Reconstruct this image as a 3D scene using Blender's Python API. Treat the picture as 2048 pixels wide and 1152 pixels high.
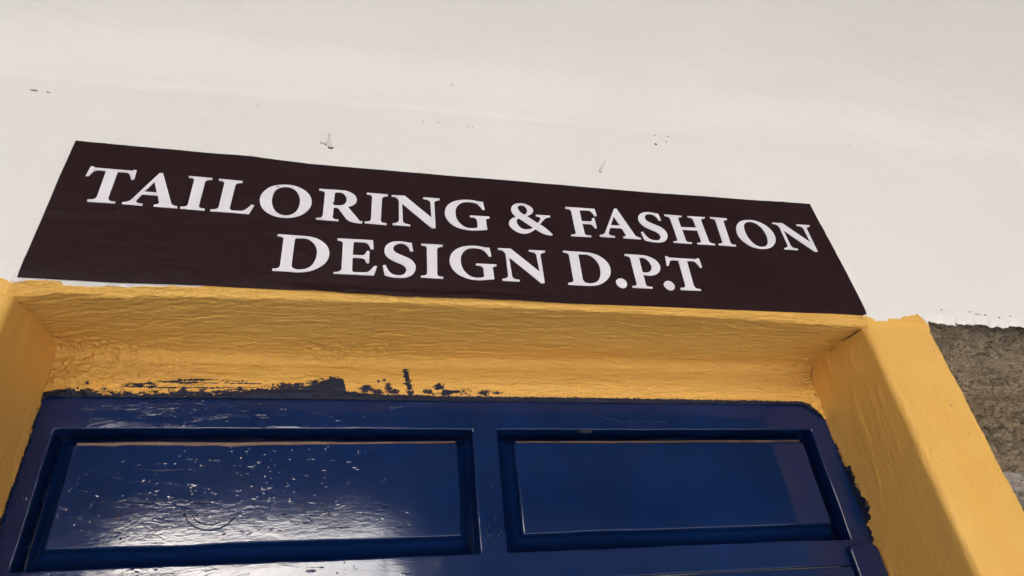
import bpy, bmesh, math, random
import numpy as np
from mathutils import Matrix, Vector

random.seed(7)
scene = bpy.context.scene
for o in list(bpy.data.objects):
    bpy.data.objects.remove(o, do_unlink=True)
col = scene.collection

# ------------------------------------------------------------------ camera
cam_data = bpy.data.cameras.new('camera')
cam_data.sensor_width = 36.0
cam_data.lens = 24.22
cam_data.clip_start = 0.02
cam_data.clip_end = 500
cam = bpy.data.objects.new('camera', cam_data)
col.objects.link(cam)
R_ = Vector((0.97314, -0.21014, -0.09399))
U_ = Vector((-0.04743, -0.58257, 0.81140))
W_ = Vector((0.22526, 0.78515, 0.57689))
cam.matrix_world = Matrix(((R_.x, U_.x, -W_.x, -0.1616), (R_.y, U_.y, -W_.y, -0.6165),
                           (R_.z, U_.z, -W_.z, 1.6649), (0, 0, 0, 1)))
scene.camera = cam

# ------------------------------------------------------------------ light
SUN_EL, SUN_AZ = math.radians(31), math.radians(197)
world = bpy.data.worlds.new('World')
scene.world = world
world.use_nodes = True
wn, wl = world.node_tree.nodes, world.node_tree.links
wn.clear()
sky = wn.new('ShaderNodeTexSky')
sky.sky_type = 'NISHITA'
sky.sun_disc = False
sky.sun_elevation = SUN_EL
sky.sun_rotation = SUN_AZ
sky.air_density = 1.0
sky.dust_density = 2.8
hsv = wn.new('ShaderNodeHueSaturation')          # thin overcast: a paler sky
hsv.inputs['Saturation'].default_value = 0.65
bg = wn.new('ShaderNodeBackground')
bg.inputs['Strength'].default_value = 0.15
wout = wn.new('ShaderNodeOutputWorld')
wl.new(sky.outputs[0], hsv.inputs['Color'])
wl.new(hsv.outputs[0], bg.inputs[0])
wl.new(bg.outputs[0], wout.inputs[0])

sun_data = bpy.data.lights.new('sun', 'SUN')
sun_data.energy = 2.5
sun_data.angle = math.radians(0.6)
sun_data.color = (1.0, 0.97, 0.93)
sun = bpy.data.objects.new('sun', sun_data)
col.objects.link(sun)
sd = Vector((math.sin(SUN_AZ) * math.cos(SUN_EL), math.cos(SUN_AZ) * math.cos(SUN_EL), math.sin(SUN_EL)))
sun.rotation_euler = (-sd).to_track_quat('-Z', 'Y').to_euler()
sun.location = sd * 30

vs = scene.view_settings
vs.view_transform = 'Standard'
vs.look = 'None'
vs.gamma = 1.0
vs.use_curve_mapping = False
vs.exposure = 2.76
scene.cycles.max_bounces = 10
scene.cycles.diffuse_bounces = 6
scene.cycles.use_denoising = True
scene.cycles.denoising_prefilter = 'NONE'
scene.cycles.sample_clamp_indirect = 12

# ------------------------------------------------------------------ helpers
def vnoise(P, seed=0):
    """value noise in -1..1 on an (n,3) array"""
    P = np.asarray(P, float)
    I = np.floor(P).astype(np.int64)
    F = P - I
    F = F * F * F * (F * (F * 6 - 15) + 10)
    def h(a, b, c):
        n = (a * 374761393 + b * 668265263 + c * 2147483647 + seed * 1274126177) & 0xffffffff
        n = ((n ^ (n >> 13)) * 1274126177) & 0xffffffff
        n = (n ^ (n >> 16)) & 0xffffff
        return n / float(0xffffff) * 2 - 1
    out = 0
    for dx in (0, 1):
        wx = F[:, 0] if dx else 1 - F[:, 0]
        for dy in (0, 1):
            wy = F[:, 1] if dy else 1 - F[:, 1]
            for dz in (0, 1):
                wz = F[:, 2] if dz else 1 - F[:, 2]
                out = out + wx * wy * wz * h(I[:, 0] + dx, I[:, 1] + dy, I[:, 2] + dz)
    return out


def fbm(P, freq, octaves=4, seed=0, gain=0.5):
    P = np.asarray(P, float) * np.asarray(freq, float)
    out, a, t = 0, 1.0, 0.0
    for k in range(octaves):
        out = out + a * vnoise(P + 17.3 * k, seed + k)
        t += a
        a *= gain
        P = P * 2.03
    return out / t


def sstep(a, b, x):
    t = np.clip((np.asarray(x, float) - a) / (b - a), 0, 1)
    return t * t * (3 - 2 * t)


def link(name, me, mat=None, parent=None, smooth=True):
    o = bpy.data.objects.new(name, me)
    col.objects.link(o)
    if mat:
        me.materials.append(mat)
    if parent:
        o.parent = parent
    if smooth:
        me.polygons.foreach_set('use_smooth', [True] * len(me.polygons))
    return o


def thing(name, label, cat, loc=(0, 0, 0), group=None):
    o = bpy.data.objects.new(name, None)
    o.empty_display_size = 0.05
    col.objects.link(o)
    o.location = loc
    tag(o, label, cat, group)
    return o


def tag(o, label, cat, group=None):
    o['label'] = label
    o['category'] = cat
    if group:
        o['group'] = group
    return o


def local(parent, V):
    return np.asarray(V, float) - np.array(parent.location) if parent else np.asarray(V, float)


def grid(name, V, nu, nv, mat, parent=None, attrs=None, flip=False):
    """V: (nu*nv, 3) world points in rows of nv; attrs: name -> float per vertex"""
    V = local(parent, V)
    i = np.arange(nu - 1)[:, None] * nv + np.arange(nv - 1)[None, :]
    q = np.stack([i, i + nv, i + nv + 1, i + 1], -1).reshape(-1, 4)
    if flip:
        q = q[:, ::-1]
    me = bpy.data.meshes.new(name)
    n = len(q)
    me.vertices.add(len(V))
    me.vertices.foreach_set('co', V.ravel())
    me.loops.add(n * 4)
    me.loops.foreach_set('vertex_index', q.ravel().astype(np.int32))
    me.polygons.add(n)
    me.polygons.foreach_set('loop_start', np.arange(n, dtype=np.int32) * 4)
    me.update(calc_edges=True)
    for k, a in (attrs or {}).items():
        at = me.attributes.new(k, 'FLOAT', 'POINT')
        at.data.foreach_set('value', np.asarray(a, np.float32))
    return link(name, me, mat, parent)


def weighted(o):
    md = o.modifiers.new('normals', 'WEIGHTED_NORMAL')
    md.weight = 100
    md.mode = 'FACE_AREA'
    return o


def block(name, lo, hi, mat, parent=None, bevel=0.002, seg=2, wob=0.0, step=0.02, seed=0, taper=None):
    """a box with rounded edges whose long edges waver by wob metres"""
    bm = bmesh.new()
    bmesh.ops.create_cube(bm, size=1)
    lo, hi = Vector(lo), Vector(hi)
    for v in bm.verts:
        v.co = Vector([lo[k] + (v.co[k] + .5) * (hi[k] - lo[k]) for k in range(3)])
    if taper:
        taper(bm)
    if bevel:
        bmesh.ops.bevel(bm, geom=list(bm.edges), offset=bevel, segments=seg, affect='EDGES', profile=0.5)
    if wob:
        for ax in range(3):
            n = int((hi[ax] - lo[ax]) / step)
            for k in range(1, n):
                co = Vector((0, 0, 0)); no = Vector((0, 0, 0))
                co[ax] = lo[ax] + k * (hi[ax] - lo[ax]) / n
                no[ax] = 1
                bmesh.ops.bisect_plane(bm, geom=list(bm.verts) + list(bm.edges) + list(bm.faces), plane_co=co, plane_no=no)
        bm.verts.ensure_lookup_table()
        P = np.array([v.co[:] for v in bm.verts])
        D = np.stack([fbm(P, 14, 3, seed + 3 * k) + .5 * fbm(P, 60, 2, seed + 3 * k + 50) for k in range(3)], -1) * wob
        for v, d in zip(bm.verts, D):
            v.co += Vector(d)
    if parent:
        for v in bm.verts:
            v.co -= parent.location
    me = bpy.data.meshes.new(name)
    bm.to_mesh(me)
    bm.free()
    o = link(name, me, mat, parent, smooth=bevel > 0)
    if bevel:
        weighted(o)
    return o


# ------------------------------------------------------------------ materials
def new_mat(name):
    m = bpy.data.materials.new(name)
    m.use_nodes = True
    nt = m.node_tree
    nt.nodes.clear()
    out = nt.nodes.new('ShaderNodeOutputMaterial')
    b = nt.nodes.new('ShaderNodeBsdfPrincipled')
    nt.links.new(b.outputs[0], out.inputs[0])
    return m, nt, b


def node(nt, kind, **kw):
    n = nt.nodes.new(kind)
    for k, v in kw.items():
        if k in n.inputs:
            n.inputs[k].default_value = v
        else:
            setattr(n, k, v)
    return n


def coords(nt, scale=(1, 1, 1)):
    tc = nt.nodes.new('ShaderNodeNewGeometry')
    mp = nt.nodes.new('ShaderNodeMapping')
    mp.inputs['Scale'].default_value = scale
    nt.links.new(tc.outputs['Position'], mp.inputs[0])
    return mp.outputs[0]


def noise_tex(nt, vec, scale, detail=4, rough=0.55, dist=0.0):
    n = node(nt, 'ShaderNodeTexNoise', Scale=scale, Detail=detail, Roughness=rough, Distortion=dist)
    nt.links.new(vec, n.inputs['Vector'])
    return n.outputs[0]


def ramp(nt, fac, stops, interp='LINEAR'):
    r = nt.nodes.new('ShaderNodeValToRGB')
    r.color_ramp.interpolation = interp
    el = r.color_ramp.elements
    while len(el) < len(stops):
        el.new(0.5)
    for e, (p, c) in zip(el, stops):
        e.position = p
        e.color = (*c, 1) if len(c) == 3 else c
    nt.links.new(fac, r.inputs[0])
    return r.outputs[0]


def math_n(nt, op, a, b=None, clamp=False):
    n = nt.nodes.new('ShaderNodeMath')
    n.operation = op
    n.use_clamp = clamp
    for i, v in enumerate((a, b)):
        if v is None:
            continue
        if isinstance(v, (int, float)):
            n.inputs[i].default_value = v
        else:
            nt.links.new(v, n.inputs[i])
    return n.outputs[0]


def mix_col(nt, fac, a, b):
    n = nt.nodes.new('ShaderNodeMix')
    n.data_type = 'RGBA'
    for i, v in ((0, fac), (6, a), (7, b)):
        if isinstance(v, (int, float)):
            n.inputs[i].default_value = v
        elif isinstance(v, tuple):
            n.inputs[i].default_value = (*v, 1) if len(v) == 3 else v
        else:
            nt.links.new(v, n.inputs[i])
    return n.outputs[2]


def mix_val(nt, fac, a, b):
    n = nt.nodes.new('ShaderNodeMix')
    for i, v in ((0, fac), (2, a), (3, b)):
        if isinstance(v, (int, float)):
            n.inputs[i].default_value = v
        else:
            nt.links.new(v, n.inputs[i])
    return n.outputs[0]


def bump(nt, height, dist, strength=1.0, normal=None):
    n = node(nt, 'ShaderNodeBump', Strength=strength, Distance=dist)
    nt.links.new(height, n.inputs['Height'])
    if normal is not None:
        nt.links.new(normal, n.inputs['Normal'])
    return n.outputs[0]


BLUE = (0.0028, 0.0140, 0.066)
BLUE_B = (0.0036, 0.0190, 0.094)
YELLOW = (0.785, 0.465, 0.120)
YELLOW_B = (0.745, 0.415, 0.095)
WHITE = (0.80, 0.788, 0.778)
WHITE_B = (0.77, 0.765, 0.752)


def blue_layers(nt, vec):
    """colour, roughness and two bump heights of thick brushed navy gloss paint"""
    n1 = noise_tex(nt, vec, 9, 4)
    c = mix_col(nt, ramp(nt, n1, [(.35, (0, 0, 0)), (.7, (1, 1, 1))]), BLUE, BLUE_B)
    return c


def plaster(name, stretch, b_fine, b_coarse, scale=70):
    """painted plaster: white, with yellow where attribute 'yellow' is high and navy where 'blue' is high"""
    m, nt, b = new_mat(name)
    v = coords(nt)
    vs_ = coords(nt, stretch)
    fine = noise_tex(nt, v, 620, 3, .7)
    mid = noise_tex(nt, v, 190, 3, .6)
    jit = math_n(nt, 'ADD', math_n(nt, 'MULTIPLY', math_n(nt, 'SUBTRACT', fine, .5), 1.3),
                 math_n(nt, 'MULTIPLY', math_n(nt, 'SUBTRACT', mid, .5), .5))
    masks = {}
    for k in ('yellow', 'blue'):
        at = node(nt, 'ShaderNodeAttribute', attribute_name=k)
        s = math_n(nt, 'ADD', at.outputs['Fac'], jit)
        masks[k] = ramp(nt, s, [(.44, (0, 0, 0)), (.58, (1, 1, 1))])
    blot = noise_tex(nt, v, 3.2, 4, .55)
    wcol = mix_col(nt, ramp(nt, blot, [(.38, (0, 0, 0)), (.66, (1, 1, 1))]), WHITE, WHITE_B)
    # faint dust and roller marks
    streak = noise_tex(nt, coords(nt, (5, 5, 26)), 2.5, 5, .65)
    wcol = mix_col(nt, ramp(nt, streak, [(.55, (0, 0, 0)), (.85, (.12, .12, .12))]), wcol, (0.70, 0.66, 0.62))
    yb = noise_tex(nt, vs_, 16, 5, .6)
    ycol = mix_col(nt, ramp(nt, yb, [(.36, (0, 0, 0)), (.68, (1, 1, 1))]), YELLOW, YELLOW_B)
    c = mix_col(nt, masks['yellow'], wcol, ycol)
    c = mix_col(nt, masks['blue'], c, (0.0028, 0.0088, 0.036))
    nt.links.new(c, b.inputs['Base Color'])
    r = mix_val(nt, masks['yellow'], 0.62, 0.46)
    r = mix_val(nt, masks['blue'], r, 0.42)
    nt.links.new(r, b.inputs['Roughness'])
    nt.links.new(mix_val(nt, masks['blue'], 0.28, 0.4), b.inputs['Specular IOR Level'])
    h1 = noise_tex(nt, vs_, scale, 5, .6, .5)
    h2 = noise_tex(nt, v, 330, 3, .6)
    n1 = bump(nt, h1, b_coarse, 1.0)
    n2 = bump(nt, h2, b_fine, 1.0, n1)
    n3 = bump(nt, masks['blue'], 0.0006, .6, n2)
    nt.links.new(n3, b.inputs['Normal'])
    return m


M_wall = plaster('white_painted_plaster', (1, 1, 2), 0.0003, 0.0004)
M_soffit = plaster('brushed_yellow_plaster', (.18, 1, 1), 0.0014, 0.0050, 170)
M_reveal = plaster('yellow_plaster_reveal', (1, 1, .45), 0.0007, 0.0015, 80)


def gloss_blue(name, stretch, rip=0.0007, lump=0.0006):
    m, nt, b = new_mat(name)
    v = coords(nt)
    vsx = coords(nt, stretch)
    c = blue_layers(nt, v)
    # yellow paint specks and bare spots
    sp = noise_tex(nt, v, 170, 3, .6)
    sp2 = noise_tex(nt, v, 11, 3, .5)
    wear = math_n(nt, 'MULTIPLY', ramp(nt, sp, [(.70, (0, 0, 0)), (.74, (1, 1, 1))]), ramp(nt, sp2, [(.58, (0, 0, 0)), (.66, (1, 1, 1))]))
    c = mix_col(nt, wear, c, (0.11, 0.07, 0.035))
    nt.links.new(c, b.inputs['Base Color'])
    rr = noise_tex(nt, v, 20, 3, .5)
    r = mix_val(nt, rr, .05, .12)
    nt.links.new(r, b.inputs['Roughness'])
    b.inputs['Specular IOR Level'].default_value = 0.52
    sep = node(nt, 'ShaderNodeSeparateXYZ')
    nt.links.new(v, sep.inputs[0])
    thick = ramp(nt, math_n(nt, 'ADD', math_n(nt, 'MULTIPLY', sep.outputs[0], -1.0), math_n(nt, 'MULTIPLY', noise_tex(nt, v, 9, 3, .6), .35)),
                 [(.30, (.12, .12, .12)), (.62, (1, 1, 1))])        # the paint lies thicker and rougher towards the left
    h1 = noise_tex(nt, vsx, 85, 5, .60, .8)     # brush ripples
    h2 = noise_tex(nt, vsx, 260, 3, .6)         # orange peel
    h3 = noise_tex(nt, v, 6, 2, .5)             # slow waviness of the board
    lumps = noise_tex(nt, vsx, 230, 2, .5, .6)
    lump_h = math_n(nt, 'MULTIPLY', ramp(nt, lumps, [(.665, (0, 0, 0)), (.80, (1, 1, 1))]), thick)
    dots = node(nt, 'ShaderNodeTexVoronoi', Scale=170.0)
    nt.links.new(v, dots.inputs['Vector'])
    dmask = ramp(nt, noise_tex(nt, v, 18, 3, .6), [(.54, (0, 0, 0)), (.64, (1, 1, 1))])
    dh = math_n(nt, 'MULTIPLY', ramp(nt, dots.outputs[0], [(.0, (1, 1, 1)), (.20, (0, 0, 0))]), math_n(nt, 'MULTIPLY', dmask, thick))
    n0 = bump(nt, h3, 0.0004, 1.0)
    n1 = bump(nt, math_n(nt, 'MULTIPLY', h1, thick), rip, 1.0, n0)
    n2 = bump(nt, h2, 0.00004, 1.0, n1)
    n3 = bump(nt, dh, 0.0005, 1.0, n2)
    n4 = bump(nt, lump_h, lump, 1.0, n3)
    nt.links.new(n4, b.inputs['Normal'])
    return m


M_blue_h = gloss_blue('navy_gloss_rails', (.25, 1, 1), .0007, .0009)
M_blue_v = gloss_blue('navy_gloss_stiles', (.8, 1, .5), .0008, .0009)
M_blue_p = gloss_blue('navy_gloss_panels', (.35, 1, 1), .00019, .00026)


def simple(name, c, rough=.6, c2=None, scale=20, bscale=0, bdist=0.0, spec=.4):
    m, nt, b = new_mat(name)
    v = coords(nt)
    if c2:
        f = noise_tex(nt, v, scale, 5, .6)
        nt.links.new(mix_col(nt, ramp(nt, f, [(.35, (0, 0, 0)), (.68, (1, 1, 1))]), c, c2), b.inputs['Base Color'])
    else:
        b.inputs['Base Color'].default_value = (*c, 1)
    b.inputs['Roughness'].default_value = rough
    b.inputs['Specular IOR Level'].default_value = spec
    if bscale:
        nt.links.new(bump(nt, noise_tex(nt, v, bscale, 5, .6), bdist), b.inputs['Normal'])
    return m


M_tan = simple('tan_soffit_reflection', (0.20, 0.13, 0.095), .5, (0.13, 0.085, 0.065), 40)  # reflected soffit colour, painted on the panel top edges
M_nail = simple('painted_nail', (0.80, 0.78, 0.74), .5, (0.74, 0.72, 0.68), 60, 200, .0004)
M_dark = simple('dark_hole', (0.03, 0.025, 0.02), .9)
M_chip = simple('chipped_grey_plaster', (0.30, 0.27, 0.24), .9, (0.12, 0.10, 0.085), 160)
M_letter = simple('white_vinyl_letter', (0.79, 0.775, 0.845), .4, (0.76, 0.745, 0.82), 8)


def vinyl():
    m, nt, b = new_mat('dark_maroon_vinyl')
    v = coords(nt)
    f = noise_tex(nt, v, 5, 4, .6)
    c = mix_col(nt, ramp(nt, f, [(.35, (0, 0, 0)), (.7, (1, 1, 1))]), (0.0195, 0.0070, 0.0092), (0.0225, 0.0100, 0.0125))
    fl = noise_tex(nt, v, 320, 2, .5)
    c = mix_col(nt, ramp(nt, fl, [(.765, (0, 0, 0)), (.79, (.5, .5, .5))]), c, (0.28, 0.25, 0.23))
    nt.links.new(c, b.inputs['Base Color'])
    b.inputs['Roughness'].default_value = .5
    b.inputs['Specular IOR Level'].default_value = .16
    h = noise_tex(nt, coords(nt, (1, 1, 2)), 42, 4, .55, .5)
    h2 = noise_tex(nt, v, 10, 3, .5)
    n = bump(nt, h2, .003)
    nt.links.new(bump(nt, h, .0007, 1, n), b.inputs['Normal'])
    return m


M_vinyl = vinyl()


def stone_mat(name, a, bcol, grey, top=None):
    m, nt, b = new_mat(name)
    v = coords(nt)
    n1 = noise_tex(nt, v, 26, 8, .68, .8)
    n2 = noise_tex(nt, v, 9, 4, .6)
    n3 = noise_tex(nt, coords(nt, (1, 1, 1.8)), 46, 7, .72, 1.2)
    n4 = noise_tex(nt, v, 330, 3, .7)
    c = mix_col(nt, ramp(nt, n1, [(.34, (0, 0, 0)), (.66, (1, 1, 1))]), a, bcol)
    c = mix_col(nt, ramp(nt, n2, [(.45, (0, 0, 0)), (.66, (.85, .85, .85))]), c, grey)
    c = mix_col(nt, ramp(nt, n3, [(.36, (.95, .95, .95)), (.52, (0, 0, 0))]), c, tuple(x * .20 for x in a))  # dark pits in the colour stand in for shade in the relief
    c = mix_col(nt, ramp(nt, n4, [(.50, (0, 0, 0)), (.66, (.40, .40, .40))]), c, tuple(min(.8, x * 1.35) for x in bcol))  # pale tips in the colour stand in for lit relief
    c = mix_col(nt, ramp(nt, n4, [(.34, (.45, .45, .45)), (.46, (0, 0, 0))]), c, tuple(x * .30 for x in a))
    if top:                                     # soot and cement smears below the white beam
        z0, z1 = top
        at = node(nt, 'ShaderNodeSeparateXYZ')
        nt.links.new(v, at.inputs[0])
        zz = math_n(nt, 'ADD', at.outputs[2], math_n(nt, 'MULTIPLY', math_n(nt, 'SUBTRACT', noise_tex(nt, v, 22, 4, .6), .5), .07))
        f = node(nt, 'ShaderNodeMapRange')
        f.inputs[1].default_value, f.inputs[2].default_value = z0, z1
        nt.links.new(zz, f.inputs[0])
        c = mix_col(nt, math_n(nt, 'MULTIPLY', f.outputs[0], .6), c, (0.13, 0.115, 0.09))
    nt.links.new(c, b.inputs['Base Color'])
    b.inputs['Roughness'].default_value = .9
    b.inputs['Specular IOR Level'].default_value = .2
    h = noise_tex(nt, coords(nt, (1, 1, 1.6)), 85, 8, .75, 1.4)
    h2 = noise_tex(nt, v, 260, 4, .6)
    nt.links.new(bump(nt, h2, .0020, 1, bump(nt, h, .020)), b.inputs['Normal'])
    return m


M_stone = stone_mat('rough_brown_stone', (0.50, 0.345, 0.215), (0.74, 0.58, 0.41), (0.62, 0.51, 0.385), (2.055, 2.10))
M_stone2 = stone_mat('rough_red_brown_stone', (0.10, 0.045, 0.03), (0.17, 0.09, 0.06), (0.2, 0.15, 0.12))
M_mortar = stone_mat('pale_lime_mortar', (0.66, 0.57, 0.49), (0.74, 0.66, 0.58), (0.66, 0.60, 0.54))
M_ground = simple('packed_earth', (0.47, 0.45, 0.425), .9, (0.40, 0.385, 0.365), 1.5, 30, .01)
M_paving = simple('dark_cement_floor', (0.125, 0.115, 0.108), .7, (0.10, 0.092, 0.088), 2.0, 60, .004)
M_roof = simple('grey_roof_underside', (0.075, 0.073, 0.07), .8, (0.06, 0.058, 0.056), 3.0)
M_far = simple('weathered_render', (0.12, 0.112, 0.105), .9, (0.10, 0.094, 0.088), 1.0)
M_pale = simple('pale_limewash', (0.62, 0.61, 0.59), .8, (0.55, 0.54, 0.52), 1.2)
M_crack = simple('dark_brown_crack', (0.10, 0.045, 0.014), .8)
M_smudge = simple('grey_dust', (0.055, 0.055, 0.06), .9, (0.02, 0.02, 0.03), 220)
M_glass = simple('dark_window_glass', (0.02, 0.025, 0.03), .08)
# ------------------------------------------------------------------ dimensions (metres)
D = 0.131            # depth of the doorway
XL, XR = -0.476, 0.470
JX = 0.566           # outer edge of the right jamb
ZS = 2.0985          # foot of the white wall over the opening

# ------------------------------------------------------------------ ground, porch and the yard the door looks out on
def slab(name, lo, hi, mat, kind=None, label=None, cat=None, bevel=0.0):
    o = block(name, lo, hi, mat, None, bevel)
    if kind:
        o['kind'] = kind
    if label:
        tag(o, label, cat)
    return o


g = slab('ground', (-200, -200, -0.4), (200, 30, -0.12), M_ground, 'structure')
slab('porch_floor', (-5.48, -1.2, -0.3), (9.38, 0.3, 0.0), M_paving, 'structure', bevel=0.01)
roof = thing('porch_roof', 'deep flat porch roof high over the doorway, out of view above', 'roof', (0, -4, 4.85))
block('ceiling', (-12, -8.0, 4.85), (14, -0.012, 4.93), M_roof, roof, 0.004)
for k in range(6):
    y = -1.2 - 1.3 * k
    block('beam', (-5.49, y - .06, 4.67), (9.39, y + .06, 4.847), M_roof, roof, 0.006)
block('fascia', (-12, -8.06, 4.27), (14, -8.003, 4.96), M_roof, roof, 0.005)

lw_ = thing('added_side_wall', 'pale unseen wall added left of the porch to bounce fill and block sky', 'wall', (-5.5, -4, 0))  # added out of view: shuts off side sky, bounces fill to the right reveal
block('wall', (-5.8, -8.0, -.05), (-5.5, -.02, 4.845), M_pale, lw_, .01)
rw_ = thing('added_side_wall', 'dark unseen wall added right of the porch to block side sky', 'wall', (9.4, -4, 0))  # added out of view to shut off sky on the right
block('wall', (9.4, -8.0, -.05), (9.7, -.02, 4.845), M_far, rw_, .01)
# ------------------------------------------------------------------ white wall
wall = thing('plastered_wall', 'white painted plaster wall above the doorway and the dark sign', 'wall', (0, 0.06, 2.1))


def wall_foot(x):
    """height of the lower edge of the white plaster along x"""
    x = np.asarray(x, float)
    n = np.stack([x * 1, x * 0, x * 0], -1)
    over = np.full_like(x, ZS)
    stone = 2.0980 + .0060 * fbm(n, 22, 4, 3) + .0048 * fbm(n, 120, 3, 5, .65)
    z = np.where(x > JX + .001, stone, np.where((x > XR + .004) | (x < XL - .004), 2.082, over))
    z = np.where(x < -0.575, stone, z)
    return z


def paint_line(x):
    """height where yellow paint stops and white begins"""
    pts = [(-.60, 2.103), (-.4912, 2.1001), (-.4860, 2.0985), (-.4826, 2.0952), (-.4720, 2.0975), (-.4660, 2.0990), (-.4500, 2.1000), (-.4397, 2.0997), (-.4351, 2.0951),
           (-.4125, 2.0945), (-.3973, 2.0962), (-.3818, 2.0955), (-.3650, 2.0982), (-.3499, 2.0980), (-.3400, 2.0999), (-.3127, 2.0999), (-.300, 2.106),
           (0, 2.107), (.470, 2.106), (.476, 2.0995), (.4811, 2.0985), (.4878, 2.0929), (.5050, 2.0929), (.5092, 2.0984), (.5180, 2.0970), (.5274, 2.0985), (.5400, 2.1030), (.5574, 2.1066), (.5620, 2.101), (.5650, 2.092), (.572, 2.08), (2, 2.0)]
    xs, zs = zip(*pts)
    z = np.interp(x, xs, zs)
    n = np.stack([np.asarray(x, float), 0 * x, 0 * x], -1)
    return z + (.0009 + .0016 * (np.asarray(x, float) > .474)) * fbm(n, 190, 4, 11, .65)


def wall_relief(x, z, foot):
    """depth of the hand-floated plaster: broad waves, a faint ridge and the step above it"""
    P = np.stack([x, 0 * x, z], -1)
    zr = np.interp(x, [-2.6, -.577, -.36, .043, .597, 3.2], [2.37, 2.392, 2.405, 2.410, 2.428, 2.46]) + .004 * fbm(P, (5, 1, 0), 2, 31)
    crisp = sstep(.9, -.6, x)
    rise = (0.0085 + .0045 * crisp) * sstep(0, .11, z - zr) + .0016 * crisp * sstep(-.002, .006, z - zr)
    fade = sstep(0, .012, z - foot)
    near = np.where((x > XL - .13) & (x < JX + .01), fade, 1)     # stays flush at the butt joints
    return -rise - near * (.0034 * fbm(P, (1.6, 1, 3.4), 3, 41) + .0007 * fbm(P, (9, 1, 16), 3, 43) + .00022 * fbm(P, (60, 1, 90), 2, 47))


def axis(*parts):
    """joined coordinate list from (start, stop, step) runs"""
    out = []
    for a, b_, s in parts:
        n = max(1, int(round((b_ - a) / s)))
        out += list(a + (b_ - a) * np.arange(n) / n)
    return np.array(out + [parts[-1][1]])


xs = axis((-2.6, -.75, .03), (-.75, -.5, .005), (-.5, -.300, .0012), (-.3, .46, .005), (.46, .80, .0012), (.80, 1.5, .005), (1.5, 3.2, .03))
ts = np.concatenate([np.linspace(0, .03, 26)[:-1], np.linspace(.03, .75, 145)[:-1], np.linspace(.75, 2.44, 40)])
X, T = np.meshgrid(xs, ts, indexing='ij')
Z0 = wall_foot(xs)[:, None]
Z = np.where(T < .05, Z0 + T * (2.15 - Z0) / .05, 2.10 + T)
x, z = X.ravel(), Z.ravel()
P = np.stack([x, 0 * x, z], -1)
y = wall_relief(x, z, np.repeat(Z0.ravel(), len(ts)))
edge = sstep(.010, 0, z - np.repeat(Z0.ravel(), len(ts))) * ((x > JX + .001) | (x < -.575))
y = y + edge * (.006 + .002 * fbm(P, 90, 3, 5))               # crumbled lower lip over the stone
pl = paint_line(x)
yel = np.clip(.5 + (pl - z) / .003, 0, 1)
# thin yellow smears left on the white next to the jamb
yel = np.maximum(yel, .46 * sstep(.5, .62, fbm(P, 140, 3, 77)) * sstep(.563, .57, x) * sstep(.60, .58, x) * sstep(2.117, 2.11, z))
grid('white_plaster', np.stack([x, y, z], -1), len(xs), len(ts), M_wall, wall, {'yellow': yel, 'blue': 0 * x}, flip=False)
block('wall_core', (-2.6, .03, 2.14), (3.2, .30, 4.84), M_wall, wall, 0)

# chips, slits and paint-filled holes in the white plaster
def chip(x, z, w, h, rot, mat, seed, depth=.0008, y0=-.004):
    n = 14
    rr = np.random.RandomState(seed)
    a = np.arange(n) / n * 2 * np.pi
    rad = 1 + .35 * (rr.rand(n) - .5)
    u, v = np.cos(a) * w * rad, np.sin(a) * h * rad
    c, s = math.cos(rot), math.sin(rot)
    ring = [(x + c * p - s * q, z + s * p + c * q) for p, q in zip(u, v)]
    bm = bmesh.new()
    off = Vector(wall.location)
    lo = [bm.verts.new(Vector((p, y0 + .004, q)) - off) for p, q in ring]
    hi = [bm.verts.new(Vector((x + .8 * (p - x), y0 - depth, z + .8 * (q - z))) - off) for p, q in ring]
    for i in range(n):
        j = (i + 1) % n
        bm.faces.new((lo[i], lo[j], hi[j], hi[i]))
    bm.faces.new(hi)
    bmesh.ops.recalc_face_normals(bm, faces=bm.faces)
    me = bpy.data.meshes.new('plaster_chip')
    bm.to_mesh(me)
    bm.free()
    return link('plaster_chip', me, mat, wall, False)


from mathutils.bvhtree import BVHTree
_wo = [o for o in bpy.data.objects if o.name == 'white_plaster'][0]
_bv = BVHTree.FromPolygons([v.co + wall.location for v in _wo.data.vertices], [tuple(p.vertices) for p in _wo.data.polygons])


def wall_y(x, z):
    h = _bv.ray_cast(Vector((x, -1, z)), Vector((0, 1, 0)))
    return h[0].y if h[0] else 0.0


for i, (cx, cz, w, h, r, mm) in enumerate([
        (-.5360, 2.3715, .0048, .0016, -.05, M_chip), (-.5211, 2.3706, .0028, .0012, -.2, M_chip), (-.0399, 2.4622, .0011, .0013, 0, M_chip),
        (.2580, 2.4080, .0009, .0016, .4, M_dark), (.2556, 2.3893, .0018, .0022, .3, M_dark), (.2797, 2.4086, .0019, .0008, .5, M_dark), (.2737, 2.3971, .0010, .0013, 0, M_dark),
        (-.0801, 2.3868, .0008, .0008, 0, M_dark), (-.060, 2.3880, .0007, .0007, 0, M_dark), (-.0205, 2.3865, .0009, .0008, 0, M_dark), (-.0130, 2.3870, .0007, .0006, 0, M_dark),
        (.0956, 2.3876, .0007, .0009, 0, M_chip), (.5985, 2.4306, .0010, .0009, 0, M_chip), (-.289, 2.386, .0007, .0007, 0, M_chip),
        (.600, 2.115, .0016, .0012, .3, M_chip), (.655, 2.111, .006, .0007, .05, M_chip), (.668, 2.110, .003, .0012, .3, M_chip), (.645, 2.114, .0016, .0012, 0, M_chip), (.69, 2.107, .0022, .0012, .5, M_chip), (.71, 2.110, .002, .001, .5, M_chip)]):
    chip(cx, cz, w, h, r, mm, i, .0005, wall_y(cx, cz))

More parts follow.
